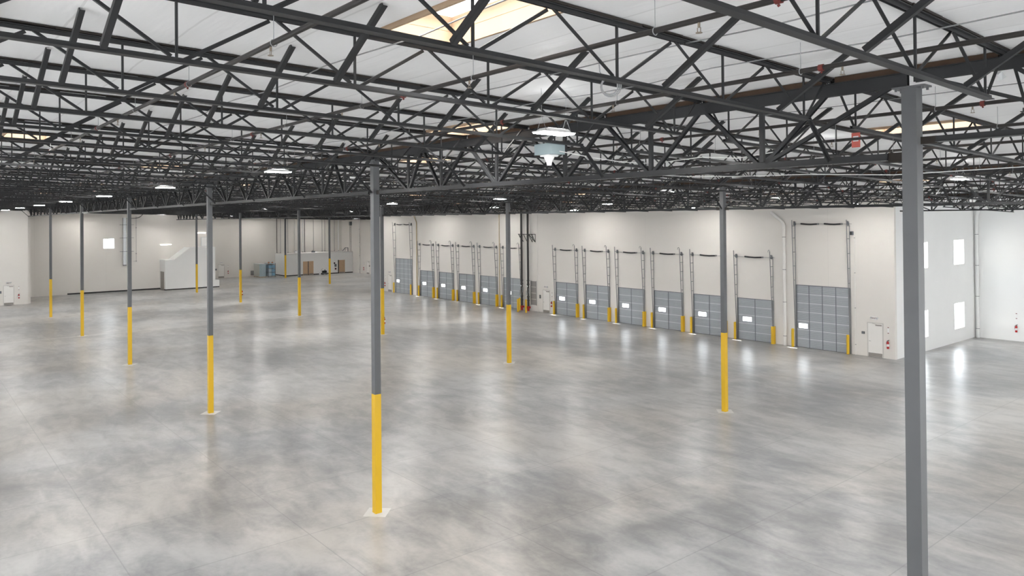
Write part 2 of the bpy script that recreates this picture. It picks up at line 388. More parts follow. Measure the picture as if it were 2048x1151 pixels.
# ------------------------------------------------------------------ columns
def column(x, y, label):
    t = thing('steel_column', label, 'column', (x, y, 0), 'grey steel columns with yellow feet')
    h = deck(y) - 1.02; w = .34
    m = MB().box(-w,-w,12,w,w,h-.08); m.build('shaft', M['colgrey'], t)
    m = MB().box(-w-.012,-w-.012,.004,w+.012,w+.012,12.0); m.build('yellow_foot', M['yellow'], t)
    m = MB().box(-.75,-.42,h-.08,.75,.42,h)
    for sx in (-.6,.6):
        for sy in (-.3,.3): m.tube((sx,sy,h-.2),(sx,sy,h-.08),.06,6)
    m.build('cap_plate', M['colgrey'], t)
    d = 1.62; pz = .006
    p = MB().add([(x-d,y,pz),(x,y-d,pz),(x+d,y,pz),(x,y+d,pz),(x-d,y,-.1),(x,y-d,-.1),(x+d,y,-.1),(x,y+d,-.1)],[(0,1,2,3),(7,6,5,4),(0,4,5,1),(1,5,6,2),(2,6,7,3),(3,7,4,0)])
    o = p.build('floor_patch', M['patch']); struct(o, 'pale diamond concrete patch around the foot of the ' + label.split(',')[0].replace('grey steel column ', 'column ') , 'floor patch')
    return t
rowname = {1:'nearest column row', 2:'second column row', 3:'far corner'}
for j, cols in ((1, range(1,8)), (2, range(2,8)), (3, (7,8))):
    for n, i in enumerate(cols):
        y = j*60.0
        if j == 1 and i == 7: continue
        x = -52.0*i
        if j == 3: x += 1.2
        lab = ('largest grey steel column, its yellow foot cut off below the picture' if (i, j) == (1, 1) else
               'grey steel column with yellow foot, %s from the right in the %s' % (nth(n+1), rowname[j]))
        if (i, j) == (7, 3): lab = 'grey steel column with yellow foot in front of the tan office door'
        if (i, j) == (8, 3): lab = 'grey steel column with yellow foot by the front corner of the office box'
        column(x, y, lab)
column(0, 60, 'grey steel column with yellow foot, right of the picture edge')
column(-52, 120, 'grey steel column with yellow foot, middle row beyond the right edge')

# ------------------------------------------------------------------ roof joists
PAN = [2.7 + 6.825*k for k in range(9)]; TOPP = [(a+b)/2 for a, b in zip(PAN, PAN[1:])]
JB = -2.42                                     # bottom chord below the deck
def jz(y, d): return d - SL*y
def joist_pieces(Ln=60.0, braces=True, kick=True):
    """list of (part name, MB, material key); local origin at the deck line, y along the joist"""
    k = Ln/60.0; P = [p*k for p in PAN]; T = [.55] + [t*k for t in TOPP] + [Ln-.55]
    out = []
    rn = random.Random(3)
    m = MB(); n = 24                           # ragged dark strip over the nailer
    for i in range(n):
        a, b = .15 + (Ln-.3)*i/n, .15 + (Ln-.3)*(i+1)/n + .02
        w = .15 + rn.random()*.06; h = .05 + rn.random()*.07
        m.add([(-w,a,jz(a,-.02)),(w,a,jz(a,-.02)),(w,b,jz(b,-.02)),(-w,b,jz(b,-.02)),(-w,a,jz(a,-.02-h)),(w,a,jz(a,-.02-h)),(w,b,jz(b,-.02-h)),(-w,b,jz(b,-.02-h))],
              [(0,1,2,3),(7,6,5,4),(0,4,5,1),(1,5,6,2),(2,6,7,3),(3,7,4,0)])
    out.append(('nailer', m, 'nailer'))
    m = MB()
    m.bar((0,.15,jz(.15,-.16)),(0,Ln-.15,jz(Ln-.15,-.16)), .36, .03)
    for sx in (-.06,.06): m.bar((sx,.15,jz(.15,-.24)),(sx,Ln-.15,jz(Ln-.15,-.24)), .03, .14)
    out.append(('top_chord', m, 'joist'))
    m = MB(); a, b = P[0]-.5, P[-1]+.5
    m.bar((0,a,jz(a,JB)),(0,b,jz(b,JB)), .36, .03)
    for sx in (-.06,.06): m.bar((sx,a,jz(a,JB+.09)),(sx,b,jz(b,JB+.09)), .035, .15)
    out.append(('bottom_chord', m, 'joist'))
    for i, p in enumerate(P):
        for q in ((T[i]), (T[i+1])):
            dq = .12 if q > p else -.12
            zt, zb = jz(q-dq, -.30), jz(p+dq*1.6, JB+.15)
            out.append(('web_diagonal', MB().angle((0,p+dq*1.6,zb),(0,q-dq,zt), .13, .025), 'joist'))
        out.append(('web_vertical', MB().bar((0,p,jz(p,JB+.15)),(0,p,jz(p,-.30)), .085, .085), 'joist'))
    if braces:
        for yb in (8.3,18.2,27.7,35.9,46.2,54.6):
            yb *= k
            out.append(('deck_brace', MB().angle((.25,yb,jz(yb,JB+.05)),(3.8,yb+.15,jz(yb,-.1)), .2, .03, (0,1,0)), 'joist'))
    if kick:
        e = P[-1]+.3
        out.append(('girder_brace', MB().angle((.12,e,jz(e,JB+.1)),(.12,Ln-.36,jz(Ln,-4.32)), .16, .03), 'joist'))
    return out
MESHC = {}
def joist(x, y0, Ln, detail, kick, label, group):
    key = (Ln, detail, kick)
    if key not in MESHC:
        pcs = joist_pieces(Ln, True, kick)
        if detail: MESHC[key] = [(n, mb.mesh('joist_'+n, M[mk])) for n, mb, mk in pcs]
        else:
            mb = MB()
            for n, q, mk in pcs: mb.merge(q, mi=1 if mk == 'nailer' else 0)
            MESHC[key] = mb.mesh('roof_joist', [M['joist'], M['nailer']])
    loc = (x, y0, deck(y0))
    if detail:
        t = thing('roof_joist', label, 'joist', loc, group)
        for n, me in MESHC[key]:
            o = bpy.data.objects.new(n, me); COL.objects.link(o); o.parent = t
    else:
        o = bpy.data.objects.new('roof_joist', MESHC[key]); COL.objects.link(o); o.location = [c*FT for c in loc]
        tag(o, label, 'joist', group)
def band(y0, Ln, x0, x1, phrase, group, detail_to, kick=True):
    n = 1; x = x0
    while x >= x1:
        joist(x, y0, Ln, x >= detail_to, kick and (int(-x)//8) % 2 == 1, 'dark open-web roof joist %s, %s from the right' % (phrase, nth(n)), group)
        n += 1; x -= 8
band(0, 60, -24, -360, 'in the bay before the nearest columns', 'open-web roof joists', -200)
band(60, 60, -24, -388, 'between the first and second column rows', 'open-web roof joists', -176)
band(120, 61, -56, -392, 'in the bay along the dock doors', 'open-web roof joists', -168, False)
band(YW+.2, 43.8, -56, -96, 'beyond the dock wall at the right', 'open-web roof joists', -60, False)
band(YW+.2, 43.8, -320, -436, 'over the far office corner', 'open-web roof joists', 0, False)
band(137, 43.8, -400, -436, 'in front of the office box', 'open-web roof joists', 0, False)

# ------------------------------------------------------------------ joist girders
GB = -4.42
def girder_pieces(odd):
    Bp = [8,16,24,32,40,45.5]; T = [.6,4,12,20,28,36,43,51.4]
    if not odd: Bp = [52-b for b in Bp][::-1]; T = [52-t for t in T][::-1]
    zt, zb = -.74, GB
    out = []
    m = MB(); rn = random.Random(5)
    e = [0] + ([4,12,20,28,36,44] if odd else [8,16,24,32,40,48]) + [52]
    for a, b in zip(e, e[1:]):
        if b-a > 1: m.box(-a-.3, -.16, -.31, -b+.3, .16, -.03)
    out.append(('nailer', m, 'brown'))
    m = MB(); m.box(-.15,-.26,-.36,-51.85,.26,-.32)
    for sy in (-.12,.12): m.box(-.15,sy-.025,-.98,-51.85,sy+.025,-.36)
    out.append(('top_chord', m, 'steel'))
    m = MB(); m.box(-1.1,-.28,GB-.06,-50.9,.28,GB-.02)
    for sy in (-.12,.12): m.box(-1.1,sy-.025,GB-.02,-50.9,sy+.025,GB+.28)
    out.append(('bottom_chord', m, 'steel'))
    ds = []
    if odd:
        for i, b in enumerate(Bp): ds += [(T[i+1] if i < 6 else T[i], b), (T[i+2] if i+2 < len(T) else T[-1], b)]
        ds.append((T[0], Bp[0]))
    else:
        for i, b in enumerate(Bp): ds += [(T[i], b), (T[i+1], b)]
        ds.append((T[-1], Bp[-1]))
    for t, b in sorted(set(ds)):
        s = .25 if t > b else -.25
        mm = MB()
        for sy in (-.13,.13): mm.bar((-(b+s), sy, zb+.2), (-(t-s*.8), sy, zt-.1), .04, .19, (0,1,0))
        mm.bar((-(b+s), 0, zb+.2), (-(t-s*.8), 0, zt-.1), .26, .04, (0,1,0))
        out.append(('web_diagonal', mm, 'steel'))
    for b in Bp:
        out.append(('web_vertical', MB().box(-b-.13,-.1,zb+.3,-b+.13,.1,zt-.2), 'steel'))
    for sx in (-.75, -51.25):
        out.append(('stub_plate', MB().box(sx-.36,-.03,GB-.12,sx+.36,.03,GB+.3), 'nailer'))
    return out
GM = {}
def girder(k, y, detail, label, zs=1.0, xs=1.0):
    odd = k % 2 == 1; key = (odd, detail)
    if key not in GM:
        pcs = girder_pieces(odd)
        if detail: GM[key] = [(n, mb.mesh('girder_'+n, M[mk])) for n, mb, mk in pcs]
        else:
            mb = MB()
            for n, q, mk in pcs: mb.merge(q, mi=1 if mk == 'brown' else 0)
            GM[key] = mb.mesh('joist_girder', [M['steel'], M['brown']])
    loc = (-52.0*k, y, deck(y))
    if detail:
        t = thing('joist_girder', label, 'girder', loc, 'joist girders on the columns'); t.scale = (xs, 1, zs)
        for n, me in GM[key]:
            o = bpy.data.objects.new(n, me); COL.objects.link(o); o.parent = t
    else:
        o = bpy.data.objects.new('joist_girder', GM[key]); COL.objects.link(o); o.location = [c*FT for c in loc]; o.scale = (xs, 1, zs)
        tag(o, label, 'girder', 'joist girders on the columns')
for k in range(0, 6): girder(k, 60, k < 5, 'deep dark joist girder on the nearest column row, %s from the right' % nth(k+1), .84 if k == 0 else 1.0)
girder(6, 60, False, 'deep dark joist girder on the nearest column row, ending at the left wall')
for k in range(0, 7): girder(k, 120, 1 <= k < 4, 'deep dark joist girder on the second column row, %s from the right' % nth(k+1))
girder(7, 120, False, 'deep dark joist girder on the second column row, ending at the beige far wall', 1.0, .56)
girder(7, 181, False, 'deep dark joist girder near the office box', .62)
girder(0, YW, False, 'deep dark joist girder right of the dock wall', .72)
girder(1, YW, False, 'deep dark joist girder ending at the right corner of the dock wall', .72)

# ------------------------------------------------------------------ sprinkler branch lines
def sprinkler(y, x0, x1, label):
    z = deck(y) - 1.25
    t = thing('sprinkler_pipe', label, 'pipe', (0, y, z), 'sprinkler branch pipes')
    MB().tube((x0,0,0),(x1,0,0), .105, 8).build('pipe_run', M['pipe'], t, smooth=True)
    c = MB(); h = MB(); s = MB(); x = x0 - 7 - random.random()*8
    i = 0
    while x > x1 + 3:
        if x > -260:
            MB().tube((x-.1,0,0),(x+.1,0,0), .145, 10).tube((x-.03,0,-.2),(x+.03,0,-.17),.045,6).build('coupling', M['rust'], t, smooth=True)
        x -= 21
    x = x0 - 2
    while x > x1 + 3:
        if x > -200:
            hh = MB(); hh.path([(x,.13*math.sin(a),-.02+.13*math.cos(a)) for a in [k*math.pi/5 for k in range(11)]], .018, 5); hh.tube((x,0,.12),(x,0,1.22),.015,5)
            hh.build('hanger', M['cable'], t)
        x -= 10.4
    x = x0 - 6.4
    while x > x1 + 3:
        if x > -160:
            q = MB(); q.tube((x,0,-.1),(x,0,-.26),.045,8); q.bar((x-.06,0,-.26),(x-.06,0,-.42),.02,.02); q.bar((x+.06,0,-.26),(x+.06,0,-.42),.02,.02)
            q.tube((x,0,-.42),(x,0,-.44),.11,10); q.build('sprinkler_head', M['brass'], t)
        x -= 12.5
pn = {}
for y in (14.0,23.6,33.3,42.5,52.0,66.0,75.5,85.0,94.5,104,113.5,127,136.5,146,155.5,165,174.5):
    bn = bayname(y); pn[bn] = pn.get(bn, 0) + 1
    x1 = -362 if y < 60 else -391
    sprinkler(y, -20, x1, 'dark sprinkler pipe along the %s, %s from the near side' % (bn, nth(pn[bn])))
sprinkler(196, -60, -103, 'dark sprinkler pipe beyond the dock wall at the right, nearer of two')
sprinkler(210, -60, -103, 'dark sprinkler pipe beyond the dock wall at the right, farther of two')
sprinkler(196, -320, -438, 'dark sprinkler pipe over the far office corner')

# ------------------------------------------------------------------ hanging lights
def make_light():
    t = thing('ceiling_light', 'x', 'light')
    MB().box(-.55,-1.2,0,.55,1.2,.06).prism_x([(-1.12,.06),(1.12,.06),(.8,.24),(-.8,.24)], -.34, .34).build('housing', M['white'], t)
    MB().box(-.5,-1.15,-.06,-.04,1.15,0).box(.04,-1.15,-.06,.5,1.15,0).build('lens', M['lens'], t)
    MB().box(-.24,-.65,.241,.24,.65,.26).build('added_glow_panel', M['upfill'], t)  # glow panel added on top of the fixture to brighten the ceiling
    for sy in (-.95, .95):
        w = MB(); w.bar((-.4,sy,.06),(0,sy,.9),.015,.015); w.bar((.4,sy,.06),(0,sy,.9),.015,.015); w.bar((0,sy,.9),(0,sy,2.48),.018,.018)
        w.build('hanging_wire', M['cable'], t)
    return t
light0 = make_light(); first = True
ln_ = {}
for y in (21.5, 51.5, 81.5, 111.5, 141.5, 170.5, 205):
    for k in range(-1, 11):
        x = -68.0 - 40*k
        if y < 60 and x < -360: continue
        if y == 205 and -318 < x < -100: continue
        if x > -20 or x < -436 or (x < -390 and y < 140): continue
        if y < 60 and x < -356: continue
        bn = bayname(y); row = {21.5:'front line of the nearest roof bay',51.5:'rear line of the nearest roof bay',81.5:'front line of the second roof bay',111.5:'rear line of the second roof bay',141.5:'front line of the dock bay',170.5:'rear line of the dock bay',205:'roof beyond the dock wall'}[y]
        ln_[row] = ln_.get(row, 0) + 1
        lab = 'hanging white strip light, %s, %s from the right' % (row, nth(ln_[row]))
        xx = -383.0 if x == -388 else x
        loc = (xx, y, deck(y) - (2.5 if y < 60 else 2.25 if y < 90 else 1.95))
        if first: light0.location = [c*FT for c in loc]; light0['label'] = lab; light0['group'] = 'hanging lights'; first = False
        else: dup(light0, loc, lab, 'hanging lights')

# ------------------------------------------------------------------ dock doors
def extinguisher_at(loc, label, face=(0,-1), sign=True):
    t = thing('fire_extinguisher', label, 'fire extinguisher', loc, 'red fire extinguishers')
    fx, fy = face; c = (fx*.32, fy*.32, 0)
    MB().lathe(c, [(.05,0),(.22,.03),(.24,.1),(.24,1.25),(.2,1.42),(.09,1.52),(.08,1.6)], 14).build('cylinder', M['red'], t, smooth=True)
    m = MB(); m.box(c[0]-.06,c[1]-.06,1.6,c[0]+.06,c[1]+.06,1.72); m.bar((c[0],c[1],1.74),(c[0]+.3*abs(fy)+.0,c[1]+.3*abs(fx),1.86),.07,.04); m.bar((c[0],c[1],1.7),(c[0]+.28*abs(fy),c[1]+.28*abs(fx),1.72),.07,.03)
    m.path([(c[0],c[1],1.66),(c[0]-.22*abs(fy),c[1]-.22*abs(fx),1.6),(c[0]-.3*abs(fy),c[1]-.3*abs(fx),1.3),(c[0]-.28*abs(fy),c[1]-.28*abs(fx),.7)],.035,6)
    m.build('valve_and_hose', M['black'], t)
    MB().lathe(c, [(.246,.5),(.247,.5),(.247,1.0),(.246,1.0)], 14).build('paper_label', M['white'], t)
    if sign:
        m = MB(); z0 = 3.15
        if fy: m.box(-.14,fy*.02,z0,.14,fy*.06,z0+1.3)
        else: m.box(fx*.02,-.14,z0,fx*.06,.14,z0+1.3)
        s = m.build('locator_sign', M['white'], t); s['label'] = 'white and red vertical sign'
        m = MB()
        for zz in (0, 1.15):
            if fy: m.box(-.14,fy*.06,z0+zz,.14,fy*.065,z0+zz+.15)
            else: m.box(fx*.06,-.14,z0+zz,fx*.065,.14,z0+zz+.15)
        m.build('red_band', M['rust'], s)
    return t

def track_mb(x, ztop, zdoor, lean, hook):
    """vertical-lift track pair: wall rail and leaning rail joined by rungs; local y=0 at the wall face, room at -y"""
    m = MB()
    m.box(x-.12,-.16,0,x+.12,-.06,zdoor)                     # jamb angle beside the leaf
    m.bar((x,-.14,0),(x,-.14,ztop-1.4),.14,.06)
    a = Vector((x,-.22,.0)); b = Vector((x,-.22-lean*1.0,ztop))
    m.bar((x,-.34,0),b,.12,.16)
    nz = 4
    for k in range(nz):
        z = zdoor + (ztop-2.0-zdoor)*(k+.35)/nz
        yy = -.34 - (lean-.12)*(z/ztop)
        m.bar((x,-.05,z),(x,yy,z),.10,.12)
    m.bar((x,-.05,ztop-1.35),(x,-.34-(lean-.12)*.93,ztop-1.35),.12,.14)
    if hook: m.path([(x, b.y, ztop)] + [(x, b.y-.35+.35*math.cos(q), ztop+.35*math.sin(q)) for q in [k*math.pi/6 for k in range(7)]] + [(x, b.y-.7, ztop-.2)], .05, 5)
    return m
def dock_door(x, w, h, rows, stiles, ztop, zshaft, win, springs, label, group, hooks=True):
    """x = left jamb"""
    t = thing('dock_door', label, 'dock door', (x, YW, 0), group); t['kind'] = 'thing'
    ph = h/rows
    for r in range(rows):
        z0, z1 = r*ph + (.06 if r == 0 else .015), (r+1)*ph - .015
        m = MB(); has = win[0] == r
        pieces = [(0, w, z0, z1)]
        if has:
            a, b, c, d = win[1], win[2], r*ph+win[3], r*ph+win[4]
            pieces = [(0,a,z0,z1),(b,w,z0,z1),(a,b,z0,c),(a,b,d,z1)]
        for (a0,a1,c0,c1) in pieces: m.box(a0,-.02,c0,a1,.05,c1)
        for q in (.2,.4,.6,.8):                               # pressed ribs of the leaf
            zz = z0 + (z1-z0)*q
            for (a0,a1,c0,c1) in pieces:
                if c0 + .05 < zz < c1 - .05: m.prism_x([(-.02,zz-.07),(-.055,zz-.02),(-.055,zz+.02),(-.02,zz+.07)], a0+.03, a1-.03)
        p = m.build('door_section', M['door'], t)
        if r < rows-1: MB().box(.03,-.07,(r+1)*ph-.07,w-.03,-.046,(r+1)*ph+.05).build('joint_highlight', M['rib'], p)  # pale strip paints in the light that catches on each section joint
        if has:
            a, b, c, d = win[1], win[2], r*ph+win[3], r*ph+win[4]
            MB().box(a,.015,c,b,.025,d).build('window_pane', M['glass'], p)
            f = MB()
            for (a0,a1,c0,c1) in ((a-.07,b+.07,c-.07,c),(a-.07,b+.07,d,d+.07),(a-.07,a,c,d),(b,b+.07,c,d)): f.box(a0,-.06,c0,a1,-.021,c1)
            f.build('window_frame', M['black'], p)
    for s in stiles: MB().box(s-.08,-.095,.08,s+.08,-.071,h-.05).build('stile', M['stile'], t)
    for s in (.12, w-.12): MB().box(s-.09,-.095,.08,s+.09,-.071,h-.05).build('stile', M['stile'], t)
    MB().box(.03,-.06,0,w-.03,.05,.06).build('bottom_seal', M['black'], t)
    MB().box(-.05,-.12,h-.06,w+.05,-.01,h+.08).build('head_strip', M['stile'], t)
    for xx, hk in ((-.12, False), (w+.12, hooks)):
        track_mb(xx, ztop, h, 1.25, hk).build('track', M['galv'], t)
    MB().tube((-.45,-.42,zshaft),(w+.75,-.42,zshaft),.045,8).build('torsion_shaft', M['galv'], t)
    for xx in (.0, w-.05):
        MB().tube((xx-.1,-.42,zshaft),(xx+.12,-.42,zshaft),.34,14).box(xx-.25,-.42,zshaft+.1,xx-.18,-.01,zshaft+.62).box(xx-.25,-.75,zshaft+.4,xx+.1,-.05,zshaft+.5).build('cable_drum', M['stile'], t)
        MB().bar((xx,-.16,h),(xx,-.16,zshaft),.02,.02).build('lift_cable', M['galv'], t)
    for a, b in springs:
        MB().path([(a,-.42,zshaft+.05),(a+(b-a)*.3,-.42,zshaft-.06),(a+(b-a)*.6,-.42,zshaft-.1),(b,-.42,zshaft-.02)], .18, 8).build('torsion_spring', M['black'], t)
        MB().tube((b,-.42,zshaft),(b+.35,-.42,zshaft),.19,10).build('spring_anchor', M['galv'], t)
    return t
WN = (2, 1.35, 3.8, .52, 1.58)
proto = None
for n, x in enumerate(sorted(DOCK, reverse=True)):
    grp = 'right-hand' if n < 6 else 'left-hand'; idx = n+1 if n < 6 else n-5
    lab = 'grey sectional dock door with lit slot window, %s from the right in the %s run' % (nth(idx), grp)
    if proto is None:
        proto = dock_door(x, DW, DH, 5, [DW/2], 21.6, 20.1, WN, [(2.3,6.9)], lab, 'grey dock doors'); 
    else: dup(proto, (x, YW, 0), lab, 'grey dock doors')
dock_door(BIG[0][0], BIG[0][1], BH, 7, [3.1,6.2,9.3], 28.9, 28.0, (2, .5, 2.7, .35, 1.4), [(1.5,5.4),(7.0,10.8)], 'tall wide grey ramp door near the right corner of the dock wall', 'tall ramp doors', False)
dock_door(BIG[1][0], BIG[1][1], BH, 7, [3.2,6.35,9.5], 28.9, 28.0, (2, .5, 2.7, .35, 1.4), [(1.5,5.4),(7.0,10.8)], 'tall wide grey ramp door at the far left end of the dock wall', 'tall ramp doors', False)
# yellow track guards
def guard_shape(kind):
    m = MB()
    if kind == 'u':
        m.box(-.14,-.98,.03,.46,-.92,4.1).box(.40,-.92,.03,.46,-.08,4.1).box(-.2,-1.02,.0,.56,-.72,.03).box(.34,-.72,.0,.56,-.05,.03)
    else:
        m.tube((0,0,0),(0,0,4.05),.3,16); m.lathe((0,0,4.05),[(.3,0),(.27,.06),(.15,.12),(.02,.14)],16)
    return m
GU = guard_shape('u').mesh('track_guard', M['yellow']); BO = guard_shape('p').mesh('bollard', M['yellow'])
for n, x in enumerate(sorted(DOCK, reverse=True)):
    grp = 'right-hand' if n < 6 else 'left-hand'; idx = n+1 if n < 6 else n-5
    for side, xx in (('left', x-.12), ('right', x+DW+.12)):
        if side == 'right' and x == -233: continue          # the riser bollards stand there
        o = bpy.data.objects.new('track_guard', GU); COL.objects.link(o); o.location = (xx*FT, (YW-.02)*FT, 0)
        if side == 'left': o.scale.x = -1
        tag(o, 'yellow steel guard at the %s foot of dock door %s from right, %s run' % (side, nth(idx), grp), 'track guard', 'yellow door track guards')
for (x, w), nm in zip(BIG, ('right-hand', 'far left-hand')):
    for side, xx, yy in (('left', x-.6, YW-.75), ('right', x+w-.2, YW-.75)):
        o = bpy.data.objects.new('bollard', BO); COL.objects.link(o); o.location = (xx*FT, yy*FT, 0)
        tag(o, 'yellow bollard at the %s side of the %s tall ramp door' % (side, nm), 'bollard', 'yellow bollards')
for x, y, nm in ((-219.7,175.9,'left'),(-222.0,178.6,'rear'),(-216.5,176.6,'right')):
    o = bpy.data.objects.new('bollard', BO); COL.objects.link(o); o.location = (x*FT, y*FT, 0)
    tag(o, 'yellow bollard guarding the black riser pipes, %s of the three' % nm, 'bollard', 'yellow bollards')

# ------------------------------------------------------------------ man doors, signs
def man_door(n, loc, label, rz=0, w=3.0, closer=True, mt='mandoor', exit_sign=None, kick=True):
    """local: wall face y=0, room at -y, x from 0 to w"""
    t = thing('door_%d' % n, label, 'door', loc, None, rz); t['kind'] = 'structure'
    f = MB().box(-.2,-.06,0,0,-.005,7.25).box(w,-.06,0,w+.2,-.005,7.25).box(0,-.06,7.05,w,-.005,7.25); f.build('frame', M['frame'], t)
    MB().box(.02,-.045,.05,w-.02,-.008,7.03).build('leaf', M[mt], t)
    MB().box(.0,-.03,.0,w,-.006,.05).build('threshold', M['base'], t)
    if kick: MB().box(.06,-.055,.1,w-.06,-.046,.85).build('kick_plate', M['kick'], t)
    if closer: MB().box(w*.55,-.24,6.62,w-.12,-.05,6.86).bar((w*.6,-.2,6.9),(w*.3,-.12,7.08),.05,.04).build('door_closer', M['kick'], t)
    m = MB(); m.tube((.28,-.05,3.3),(.28,-.2,3.3),.05,8); m.bar((.28,-.19,3.3),(.65,-.19,3.3),.05,.06,(0,1,0)); m.build('handle', M['galv'], t)
    return t
LET = []
def exit_letters():
    if not LET:
        c = bpy.data.curves.new('exit_lettering', 'FONT'); c.body = 'EXIT'; c.size = .46*FT; c.align_x = 'CENTER'; c.align_y = 'CENTER'; c.extrude = .004
        tmp = bpy.data.objects.new('exit_lettering', c); COL.objects.link(tmp); bpy.context.view_layer.update()
        me = bpy.data.meshes.new_from_object(tmp.evaluated_get(bpy.context.evaluated_depsgraph_get()))
        bpy.data.objects.remove(tmp); me.materials.clear(); me.materials.append(M['rust']); LET.append(me)
    return LET[0]
def exit_unit(loc, label, rz=0):
    t = thing('exit_sign', label, 'exit sign', loc, 'emergency exit signs', rz)
    MB().box(-.5,-.16,-.32,.5,-.005,.32).build('housing', M['white'], t)
    for s in (-1,1):
        MB().tube((s*.68,-.14,.12),(s*.68,-.36,.02),.16,12).box(s*.5,-.12,.06,s*.62,-.06,.16).build('lamp_head', M['rib'], t)
    o = bpy.data.objects.new('lettering', exit_letters()); COL.objects.link(o); o.parent = t; o.location = (0, -.175*FT, 0); o.rotation_euler = (math.pi/2, 0, 0)
    return t
def wall_box(name, loc, size, mk, label, cat, rz=0, kind=None):
    t = thing(name, label, cat, loc, None, rz)
    w, d, h = size
    MB().box(-w/2,-d,-h/2,w/2,-.005,h/2).build('case', M[mk], t)
    MB().box(-w/2+.05,-d-.02,-h/2+.05,w/2-.05,-d-.001,h/2-.05).build('cover', M['black' if mk != 'black' else 'stile'], t)
    return t
PI = math.pi
# dock wall right door
man_door(1, (-110.4,YW,0), 'white exit door near the right corner of the dock wall')
exit_unit((-109.0,YW,8.15), 'white exit sign with twin lamps by the right corner of the dock wall')
extinguisher_at((-106.2,YW,2.1), 'red fire extinguisher beside the exit door at the right corner')
wall_box('wall_keypad', (-111.4,YW,4.9), (.6,.18,.5), 'black', 'small black wall box left of the right-hand exit door', 'wall box')
# dock wall middle door
man_door(2, (-213.2,YW,0), 'white exit door between the two runs of dock doors')
exit_unit((-211.6,YW,8.15), 'white exit sign with twin lamps between the dock door runs')
extinguisher_at((-209.0,YW,2.1), 'red fire extinguisher beside the middle exit door of the dock wall')
wall_box('wall_keypad', (-214.6,YW,4.9), (.55,.18,1.1), 'black', 'black wall box left of the middle exit door', 'wall box')
# far left door of dock wall
man_door(3, (-310.2,YW,0), 'white exit door at the far left end of the dock wall')
exit_unit((-308.7,YW,8.15), 'white exit sign with twin lamps at the far end of the dock wall')
extinguisher_at((-312.4,YW,2.1), 'red fire extinguisher at the far left end of the dock wall')
wall_box('alarm_box', (-314.0,YW,6.0), (.4,.2,.6), 'tealbox', 'small grey box high by the far left end door', 'wall box')
# left wall door (wall faces +x: rotate so that local -y -> +x)
man_door(4, (-364,52.4,0), 'white exit door in the wall at the left edge', PI/2)
exit_unit((-364,53.9,8.15), 'white exit sign with twin lamps at the left edge', PI/2)
extinguisher_at((-364,57.0,2.2), 'red fire extinguisher on the wall at the left edge', (1,0))
wall_box('wall_keypad', (-364,51.3,4.8), (.8,.2,.9), 'black', 'black wall box beside the left-edge door', 'wall box', PI/2)
# end wall door
man_door(5, (-440,153.6,0), 'white exit door in the end wall right of the stair enclosure', PI/2)
exit_unit((-440,155.2,8.15), 'white exit sign with twin lamps right of the stair enclosure', PI/2)
extinguisher_at((-440,158.7,2.1), 'red fire extinguisher on the end wall right of the stair enclosure', (1,0))
wall_box('wall_keypad', (-440,152.3,4.6), (1.0,.2,.9), 'black', 'black wall box just right of the stair enclosure', 'wall box', PI/2)
# far corner door
man_door(6, (-409.6,225,0), 'white exit door in the far corner beside the office')
extinguisher_at((-412.6,225,2.0), 'red fire extinguisher in the far corner beside the office')
wall_box('wall_keypad', (-406.4,225,4.6), (.7,.2,.8), 'black', 'black wall box by the far corner door', 'wall box')
# right wall
extinguisher_at((-96.1,225,2.1), 'red fire extinguisher on the bright wall at the right edge')
wall_box('outlet_box', (-104.8,220.9,1.4), (.9,.3,1.0), 'grille', 'grey outlet box low on the wall under the right windows', 'outlet', -PI/2)
# extinguishers hung on columns (wall-less)
for (i, j), nm in (((2,2),'nearest column of the second row'),((4,2),'third column of the second row'),((6,2),'fifth column of the second row')):
    extinguisher_at((-52*i-.22, 60*j+.345, 2.6), 'red fire extinguisher hung behind the ' + nm, (0,1), False)

# ------------------------------------------------------------------ windows
def window(n, axis_x, y0, y1, z0, z1, d, label, mull=None):
    t = thing('window_%d' % n, label, 'window', (axis_x, 0, 0)); t['kind'] = 'structure'
    s = -1 if d < 0 else 1
    f = MB(); fr = .14
    for (a,b,c,e) in ((y0,y1,z0,z0+fr),(y0,y1,z1-fr,z1),(y0,y0+fr,z0+fr,z1-fr),(y1-fr,y1,z0+fr,z1-fr)): f.box(s*.35,a,c,s*.55,b,e)
    if mull:
        for my in mull[0]: f.box(s*.38,my-.06,z0+fr,s*.52,my+.06,z1-fr)
        for mz in mull[1]: f.box(s*.38,y0+fr,mz-.05,s*.52,y1-fr,mz+.05)
    f.build('frame', M['mandoor'], t)
    MB().box(s*.44,y0+fr,z0+fr,s*.46,y1-fr,z1-fr).build('glass', M['glass'], t)
    MB().box(s*(-.04),y0-.15,z0-.16,s*.3,y1+.15,z0-.001).build('sill', M['mandoor'], t)
for n, (w, lb) in enumerate(zip(WIN, ('upper right bright window beyond the big column','lower right bright window beyond the big column','upper bright window half hidden by the big column','lower bright window half hidden by the big column'))):
    window(n+1, -104.8, w[0], w[1], w[2], w[3], -1, lb)
w = WL[0]; window(5, -393.5, w[0], w[1], w[2], w[3], -1, 'small square window high on the beige far wall', ([92.3], [20.85]))

t = thing('window_6', 'unseen high window added in the white corner wall for a sun patch', 'window', (0, 225, 0)); t['kind'] = 'structure'
MB().box(-379.5,.35,21.5,-372,.5,21.65).box(-379.5,.35,26.05,-372,.5,26.2).box(-379.5,.35,21.65,-379.35,.5,26.05).box(-372.15,.35,21.65,-372,.5,26.05).build('frame', M['mandoor'], t)  # hidden window, added so the sun reaches the far corner floor
MB().box(-379.35,.42,21.65,-372.15,.44,26.05).build('glass', M['glass'], t)

